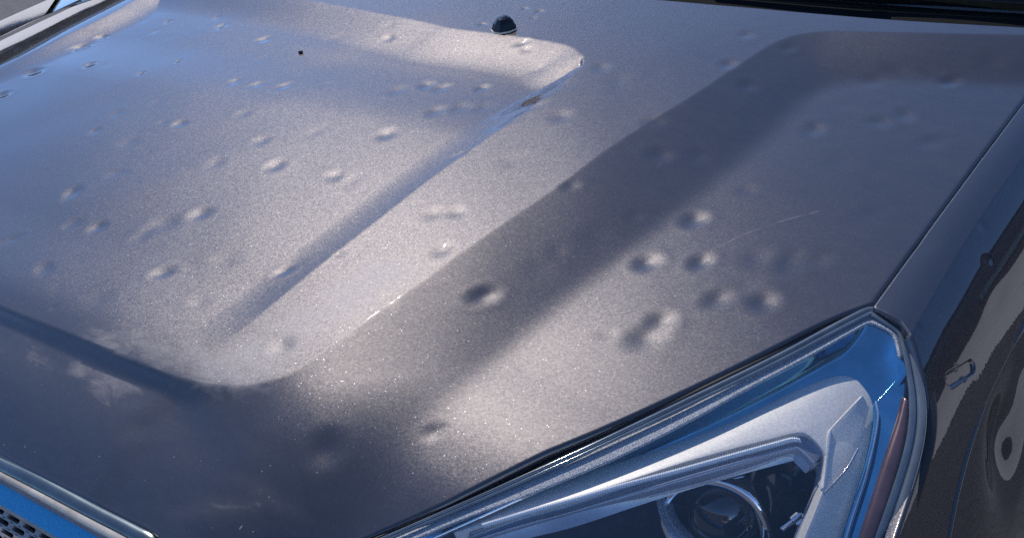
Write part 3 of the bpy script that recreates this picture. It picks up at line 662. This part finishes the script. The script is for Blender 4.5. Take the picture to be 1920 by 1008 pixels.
# projector: chrome shroud, lens ball, backing cup
pc = hit(lambda p, q: lens_at(p, q, 0.072), 1340, 990, (-0.15, 0.12), 0.8); PC = lens_at(pc[0], pc[1], 0.072)
ax = np.array([0.22, -0.93, 0.22]); ax /= np.linalg.norm(ax); s1 = np.cross(ax, [0, 0, 1]); s1 /= np.linalg.norm(s1); s2 = np.cross(s1, ax)
dist = np.linalg.norm(PC - CAM); RP = 104 / FPX * dist
print("projector r", RP)
def lathe(name, prof, mat_, parent, n=72, label=None, smooth_=True, c=None):
    V = []; c = PC if c is None else c
    for r_, h_ in prof:
        for k in range(n):
            t = 2 * math.pi * k / n; V.append(c + ax * h_ + (s1 * math.cos(t) + s2 * math.sin(t)) * r_)
    F = [(i * n + k, i * n + (k + 1) % n, (i + 1) * n + (k + 1) % n, (i + 1) * n + k) for i in range(len(prof) - 1) for k in range(n)]
    return mesh_obj(name, V, F, mat_, parent, smooth_, label=label)
R_ = RP
lathe("projector_shroud", [(R_ * .80, -0.040), (R_ * .84, -0.004), (R_ * .855, -0.0008), (R_ * .87, 0.0), (R_ * .97, -0.0006), (R_ * 1.0, -0.002), (R_ * 1.02, -0.006), (R_ * 1.05, -0.030), (R_ * 1.05, -0.06)], M['chrome'], lamp, label="chrome shroud round the projector lens")
lathe("projector_lens", [(R_ * .74 * math.cos(t), -0.028 + 0.026 * math.sin(t)) for t in np.linspace(0, math.pi / 2 - 0.001, 20)], M['black_gloss'], lamp, label="dark glass projector lens")
ribbon("projector_bracket", [(1350, 897), (1388, 914), (1412, 948), (1425, 1000), (1420, 1060)], [(1384, 884), (1412, 893), (1438, 932), (1449, 972), (1432, 1060)], 0.061, 0.068, M['chrome'], lamp, 60, 8, prof=bead(0.006), wall=0.006, label="curved chrome bracket beside the projector")
ribbon("projector_bracket", [(1230, 926), (1238, 966), (1262, 1012), (1300, 1060)], [(1258, 920), (1268, 962), (1296, 1000), (1345, 1040)], 0.064, 0.072, M['pale_chrome'], lamp, 60, 8, prof=bead(0.003), wall=0.006, label="pale blue arc of the projector bracket")
ribbon("lamp_clip", [(1462, 988), (1500, 960), (1484, 975)], [(1470, 996), (1506, 966), (1490, 980)], 0.05, 0.055, M['chrome'], lamp, 20, 4, prof=bead(0.002))

# ------------------------------------------------------------------ grille
eg = [np.array([g[0], g[1], float(bonnet_z(g[0:1], g[1:2])[0])]) for g in edge_nose]
GO = min(eg, key=lambda p: abs(proj(p)[0] - 120)); gx = eg[-1] - eg[len(eg) // 3]; gx[2] *= 0.6; gx /= np.linalg.norm(gx)
gn = np.array([0.05, -0.62, 0.78]); gn -= gx * gn.dot(gx); gn /= np.linalg.norm(gn); gy = np.cross(gx, gn)
if gy[2] > 0: gy = -gy
GO = GO - gn * 0.001
def gr_at(p, q, d=0.0): return GO + gx * p + gy * q - gn * d
grille = bpy.data.objects.new("grille", None); C.objects.link(grille); grille.parent = CAR; grille["label"] = "grille with satin metal surround and blue strip"
def gpx(pl, d, sm=True):
    f = lambda p, q: gr_at(p, q, d); P_ = smooth(pl, 6) if sm else np.array(pl, float); out = []; g = (0.0, 0.03)
    for a_, b_ in P_: g = hit(f, a_, b_, g, 0.8); out.append(g.copy())
    return np.array(out)
def gribbon(name, A, B, dA, dB, mat_, prof=None, n=80, m=8, label=None):
    a_ = resample(gpx(A, dA), n); b_ = resample(gpx(B, dB), n); G = np.zeros((n, m, 3))
    for j in range(m):
        u = j / (m - 1); h = prof(u) if prof else 0
        for i in range(n):
            pq = a_[i] * (1 - u) + b_[i] * u; G[i, j] = gr_at(pq[0], pq[1], dA * (1 - u) + dB * u - h)
    return sheet(name, G, mat_, grille, rings=((0.0003, 0.0001), (0.0006, 0.0005), (0.0006, 0.008)), face=gn, label=label)
tA = [(-160, 774), (-60, 824), (0, 855), (80, 893), (180, 946), (255, 984), (288, 1004), (300, 1040)]
tM = [(-160, 802), (-60, 852), (0, 883), (75, 922), (170, 972), (235, 1006), (262, 1026), (270, 1046)]
tB = [(-160, 818), (-60, 866), (0, 896), (70, 934), (160, 985), (215, 1014), (240, 1032), (250, 1052)]
gribbon("upper_trim", tA, tM, -0.001, -0.004, M['teal_chrome'], bead(0.002), label="polished upper edge of the grille surround")
gribbon("lower_trim", tM, tB, -0.004, -0.003, M['satin_chrome'], lambda u: 0.0006 * math.sin(math.pi * u), label="dusty satin metal face of the grille surround")
tC = [(-160, 830), (-60, 876), (0, 905), (70, 944), (150, 988), (210, 1022), (240, 1045)]
gribbon("trim_underside", tB, tC, -0.003, 0.006, M['mesh'])
bB = [(-160, 858), (-60, 912), (0, 944), (60, 978), (118, 1012), (170, 1042), (200, 1060)]
gribbon("blue_strip", tC, bB, 0.006, 0.007, M['blue'], label="plain bright blue strip under the grille surround")
# slotted plate: staggered oblong holes
pp = gpx([(0, 944), (118, 1012)], 0.010, False); ud = pp[1] - pp[0]; Lu = np.linalg.norm(ud); ud = ud / Lu; vd = np.array([-ud[1], ud[0]]); 
if vd[1] < 0: vd = -vd
mm = Lu / 136.2                                      # metres per picture point here
cw, chh = 35 * mm, 9.4 * mm; V = []; F = []; K = 20
def stad(hx, hy, k):
    t = 2 * math.pi * k / K; c_, s_ = math.cos(t), math.sin(t); return (math.copysign(hx - hy, c_) + hy * c_ if abs(c_) > 1e-6 else 0 * hx, hy * s_)
for r_ in range(0, 20):
    for c_ in range(-9, 9):
        cx_ = (c_ + 0.5 * (r_ % 2)) * cw; cy_ = (r_ + 0.75) * chh
        b0 = len(V)
        for k in range(K):
            t = 2 * math.pi * (k) / K; cc, ss = math.cos(t), math.sin(t); sc_ = 1 / max(abs(cc), abs(ss)); V.append(gr_at(*(pp[0] + ud * (cx_ + cc * sc_ * cw / 2) + vd * (cy_ + ss * sc_ * chh / 2)), 0.010))
        for dd_, sh in ((0.010, 1.0), (0.0112, 0.92), (0.017, 0.90)):
            for k in range(K):
                x_, y_ = stad(cw * 0.385 * sh, chh * 0.335 * sh, k); V.append(gr_at(*(pp[0] + ud * (cx_ + x_) + vd * (cy_ + y_)), dd_))
        for q in range(3):
            for k in range(K): F.append((b0 + q * K + k, b0 + q * K + (k + 1) % K, b0 + (q + 1) * K + (k + 1) % K, b0 + (q + 1) * K + k))
mesh_obj("slotted_plate", V, F, M['mesh'], grille, False, label="grey plate with rows of oblong holes")
gribbon("grille_back", [(-160, 820), (0, 900), (150, 985), (260, 1045)], [(-260, 1050), (-100, 1100), (50, 1150), (150, 1160)], 0.035, 0.035, M['interior'])
gribbon("plate_border", bB, [(x_ - 2, y_ + 7) for x_, y_ in bB], 0.0075, 0.0085, M['mesh'])

# ------------------------------------------------------------------ washer jet on the bonnet
NB = bon(946, 55); dn = np.linalg.norm(NB - CAM)
nz0 = np.array([0, 0, 1.0]); f0 = np.array([0.25, -1.0, 0]); f0 /= np.linalg.norm(f0); r0 = np.array([-f0[1], f0[0], 0]) * 1.0
r0 = np.array([1, 0.25, 0]) / np.linalg.norm([1, 0.25, 0])
sc0 = 49 / FPX * dn / 2
V = []; lv = [(1.0, 1.0, 0.0, 0), (1.02, 1.0, 0.12, 0), (0.96, 0.94, 0.2, 0.0), (0.80, 0.80, 0.62, 0.06), (0.52, 0.55, 0.96, 0.14), (0.22, 0.25, 1.10, 0.2)]
prof8 = [(-1, -.15), (-.72, .55), (-.25, .95), (.35, .9), (.82, .5), (1, -.1), (.62, -.72), (0, -1.0), (-.6, -.75)]
kk = len(prof8)
for a_, b_, h_, sh in lv:
    for x_, y_ in prof8: V.append(NB + r0 * x_ * a_ * sc0 + f0 * (-y_ * b_ * 0.85 - sh) * sc0 + nz0 * (h_ * sc0 * 0.84 + 0.0005))
F = [(i * kk + k, i * kk + (k + 1) % kk, (i + 1) * kk + (k + 1) % kk, (i + 1) * kk + k) for i in range(len(lv) - 1) for k in range(kk)]
F.append(tuple((len(lv) - 1) * kk + k for k in range(kk)))
wj = mesh_obj("washer_jet", V, F, M['jet'], bonnet, False, label="black washer jet near the rear of the bonnet")
md = wj.modifiers.new("bev", 'BEVEL'); md.width = 0.0008; md.segments = 2; md.limit_method = 'ANGLE'
V = []
for h_, s_ in ((0.0, 1.05), (0.10, 1.07), (0.14, 1.0)):
    for x_, y_ in prof8: V.append(NB + r0 * x_ * s_ * sc0 + f0 * (-y_ * .85 * s_) * sc0 + nz0 * (h_ * sc0 - 0.001))
F = [(i * kk + k, i * kk + (k + 1) % kk, (i + 1) * kk + (k + 1) % kk, (i + 1) * kk + k) for i in range(2) for k in range(kk)]
mesh_obj("jet_base", V, F, M['satin_chrome'], bonnet, True)
# crumb of dirt
PB = bon(560, 87); V = []; 
for i in range(4):
    for k in range(7):
        t = 2 * math.pi * k / 7; rr = 0.0036 * math.sin(math.pi * (i + .5) / 4) * rng.uniform(.8, 1.2); V.append(PB + np.array([math.cos(t) * rr, math.sin(t) * rr * 0.8, 0.0018 * (1 - math.cos(math.pi * (i + .5) / 4))]))
F = [(i * 7 + k, i * 7 + (k + 1) % 7, (i + 1) * 7 + (k + 1) % 7, (i + 1) * 7 + k) for i in range(3) for k in range(7)] + [tuple(range(21, 28))]
cb = mesh_obj("dirt_crumb", V, F, M['dark_matte'], None, True); tag(cb, "tiny black crumb of dirt lying on the bonnet left of the washer jet", "dirt crumb")

# ------------------------------------------------------------------ scuttle, wiper, windscreen
def plank(name, P0, P1, up, w, h, mat_, parent, label=None, n=2):
    P0, P1, up = map(lambda v: np.array(v, float), (P0, P1, up)); d = P1 - P0; d /= np.linalg.norm(d); sd = np.cross(d, up); sd /= np.linalg.norm(sd); up = np.cross(sd, d)
    pr = [(-w / 2, -h / 2), (w / 2, -h / 2), (w / 2, h / 4), (w / 4, h / 2), (-w / 4, h / 2), (-w / 2, h / 4)]
    V, F = sweep([(P0, sd, up), (P1, sd, up)], pr, True); return mesh_obj(name, V, F, mat_, parent, False, label=label)
y0 = float(np.interp(-0.5, rx, ry)); 
G = np.zeros((60, 8, 3))
for i, x in enumerate(np.linspace(-2.0, -0.16, 60)):
    yb = float(np.interp(x, rx, ry)); zb = float(base_z(x, yb)) - 0.020
    for j in range(8): G[i, j] = (x, yb - 0.02 + 0.02 * j, zb - 0.006 * (j % 2))
scut = sheet("scuttle", G, M['interior'], CAR, face=(0,0,1), label="black plastic scuttle panel below the windscreen", smooth_=False)
G = np.zeros((50, 20, 3))
for i, x in enumerate(np.linspace(-2.05, -0.15, 50)):
    yb = float(np.interp(x, rx, ry)) + 0.085 - 0.02 * ((x + 1.04) / 0.9) ** 2; zb = float(base_z(x, yb)) - 0.018
    for j in range(20): G[i, j] = (x, yb + 0.030 * j, zb + 0.016 * j)
sheet("windscreen", G, M['wind'], CAR, face=(0,0,1), rings=((0.0003, 0.0002), (0.0005, 0.004)), label="windscreen glass")
G2_ = G.copy(); G2_[..., 2] -= 0.09; G2_[..., 1] += 0.06; sheet("dashboard", G2_, M['interior'], CAR, face=(0,0,1))
wz = lambda x, dy, dz: (x, float(np.interp(x, rx, ry)) + dy, float(base_z(x, float(np.interp(x, rx, ry)))) + dz)
wp = bpy.data.objects.new("wiper", None); C.objects.link(wp); wp.parent = CAR; wp["label"] = "black wiper lying along the foot of the windscreen"
for a_, b_, m_, nm in ((-0.62, -0.43, 'dark_trim', 'wiper_arm'), (-0.43, -0.24, 'dark_trim', 'wiper_arm')):
    plank(nm, wz(a_, 0.075, 0.001), wz(b_, 0.070, -0.001), (0, 0, 1), 0.012, 0.008, M[m_], wp)
plank("wiper_joint", wz(-0.44, 0.072, 0.002), wz(-0.425, 0.072, 0.002), (0, 0, 1), 0.02, 0.015, M['rubber'], wp)
plank("wiper_blade", wz(-1.0, 0.098, 0.010), wz(-0.20, 0.088, 0.004), (0, 0, 1), 0.006, 0.012, M['rubber'], wp)
plank("blade_spine", wz(-0.80, 0.098, 0.017), wz(-0.22, 0.088, 0.011), (0, 0, 1), 0.003, 0.002, M['satin_chrome'], wp)
cpx = hitb(1903, 50); 
plank("corner_trim", (cpx[0], cpx[1], float(base_z(*cpx)) - 0.010), (cpx[0] + 0.05, cpx[1] - 0.045, float(base_z(*cpx)) - 0.014), (0, 0, 1), 0.006, 0.006, M['satin_chrome'], CAR)
# dark under-bonnet space seen through the gaps
def box(name, lo, hi, mat_, parent, label=None):
    V = [(x, y, z) for x in (lo[0], hi[0]) for y in (lo[1], hi[1]) for z in (lo[2], hi[2])]
    F = [(0, 1, 3, 2), (4, 6, 7, 5), (0, 4, 5, 1), (2, 3, 7, 6), (0, 2, 6, 4), (1, 5, 7, 3)]
    return mesh_obj(name, V, F, mat_, parent, False, label=label)
box("engine_bay", (-1.92, 0.62, 0.55), (-0.25, 1.10, 0.90), M['interior'], CAR)
box("inner_wing", (gB[0] - 0.012, gA[1] + 0.02, 0.60), (gB[0] + 0.012, 1.10, 0.925), M['interior'], CAR)

# ------------------------------------------------------------------ surroundings that the paint mirrors
def flat(name, x0, x1, y0, y1, z, mat_, kind="structure"):
    o = mesh_obj(name, [(x0, y0, z), (x1, y0, z), (x1, y1, z), (x0, y1, z)], [(0, 1, 2, 3)], mat_, None, False); o["kind"] = kind; return o
M['asphalt'] = simple("asphalt", (0.085, 0.085, 0.09), 0.85, 0, 30, 0.35, 0, 0.3)
M['concrete'] = simple("pale_concrete", (0.76, 0.74, 0.71), 0.8, 0, 2.5, 0.08, 0, 0.2)
M['leaf'] = simple("dark_leaves", (0.035, 0.055, 0.022), 0.6, 0, 3, 0.5)
M['brickwall'] = simple("tan_brick_wall", (0.30, 0.17, 0.11), 0.85, 0, 3, 0.2)
M['pale_wall'] = simple("pale_render", (0.55, 0.52, 0.48), 0.85, 0, 2, 0.08)
flat("ground", -150, 150, -150, 150, 0.0, M['asphalt'])
flat("pavement", 2.1, 12.5, -12, 45, 0.012, M['concrete'])
flat("pavement", -15.0, -7.5, -8, 45, 0.012, M['concrete'])
def leaf_cloud(name, n, fn, size, parent, m_):
    c = np.array([fn() for _ in range(n)]); a = rng.normal(size=(n, 3)); a /= np.linalg.norm(a, axis=1)[:, None]
    b = np.cross(a, rng.normal(size=(n, 3))); b /= np.linalg.norm(b, axis=1)[:, None]; s = size * rng.uniform(.6, 1.4, (n, 1))
    V = np.stack([c - a * s, c + b * s * .6, c + a * s, c - b * s * .6], 1).reshape(-1, 3)
    o = mesh_obj(name, V, np.arange(4 * n).reshape(n, 4), m_, None, False)
    if parent: o.parent = parent
    return o
#M['bark'] = simple("bark", (0.07, 0.05, 0.035), 0.9, 0, 12, 0.4)
def bbox(bl, name, lo, hi, m_):
    o = box(name, lo, hi, m_, None); o.parent = bl; return o
M['cladding'] = simple("dark_cladding", (0.030, 0.030, 0.034), 0.7, 0, 1.5, 0.3)
db = bpy.data.objects.new("added_dark_building", None); C.objects.link(db); db.location = (16, 18, 0)  # unseen, added and coloured dark so the wing mirrors a smooth black band
tag(db, "added dark clad building out of view, mirrored black in the side of the car", "building")
bbox(db, "wall", (0, -24, 0), (9, 30, 7.2), M['cladding']); bbox(db, "roof", (-0.3, -24.3, 7.2), (9.3, 30.3, 7.5), M['cladding'])
for i in range(9): bbox(db, "window", (-0.03, -21 + i * 5.4, 1.4), (0.0, -18.4 + i * 5.4, 3.4), M['black_gloss'])
hd = leaf_cloud("hedge", 26000, lambda: (-17 + rng.uniform(-1, 1), rng.uniform(-6, 60), rng.uniform(0, 1) ** .7 * 2.3), 0.20, None, M['leaf'])
tag(hd, "low dark hedge mirrored along the far edge of the bonnet", "hedge")
bl = bpy.data.objects.new("brick_building", None); C.objects.link(bl); bl.location = (-4, -17, 0)
tag(bl, "tan brick building mirrored low in the headlight", "building")
bbox(bl, "wall", (-14, -3, 0), (14, 0, 4.4), M['brickwall']); bbox(bl, "roof", (-14.3, -3.3, 4.4), (14.3, 0.3, 4.8), M['pale_wall'])
for i in range(6): bbox(bl, "window", (-12.5 + i * 4.4, 0.0, 1.0), (-10.5 + i * 4.4, 0.03, 3.0), M['black_gloss'])

pb = bpy.data.objects.new("added_pale_building", None); C.objects.link(pb); pb.location = (-22, 10, 0)  # unseen, added to mirror a white band above the hedge
tag(pb, "added long pale building out of view, mirrored beyond the far edge of the bonnet", "building")
M['white_wall'] = simple("white_render", (0.80, 0.79, 0.76), 0.85, 0, 2, 0.05)
bbox(pb, "wall", (-8, -20, 0), (0, 60, 4.2), M['white_wall']); bbox(pb, "roof", (-8.3, -20.3, 4.2), (0.3, 60.3, 4.45), M['white_wall'])
for i in range(12): bbox(pb, "window", (0.0, -18 + i * 6.3, 1.1), (0.03, -15.5 + i * 6.3, 2.2), M['black_gloss'])
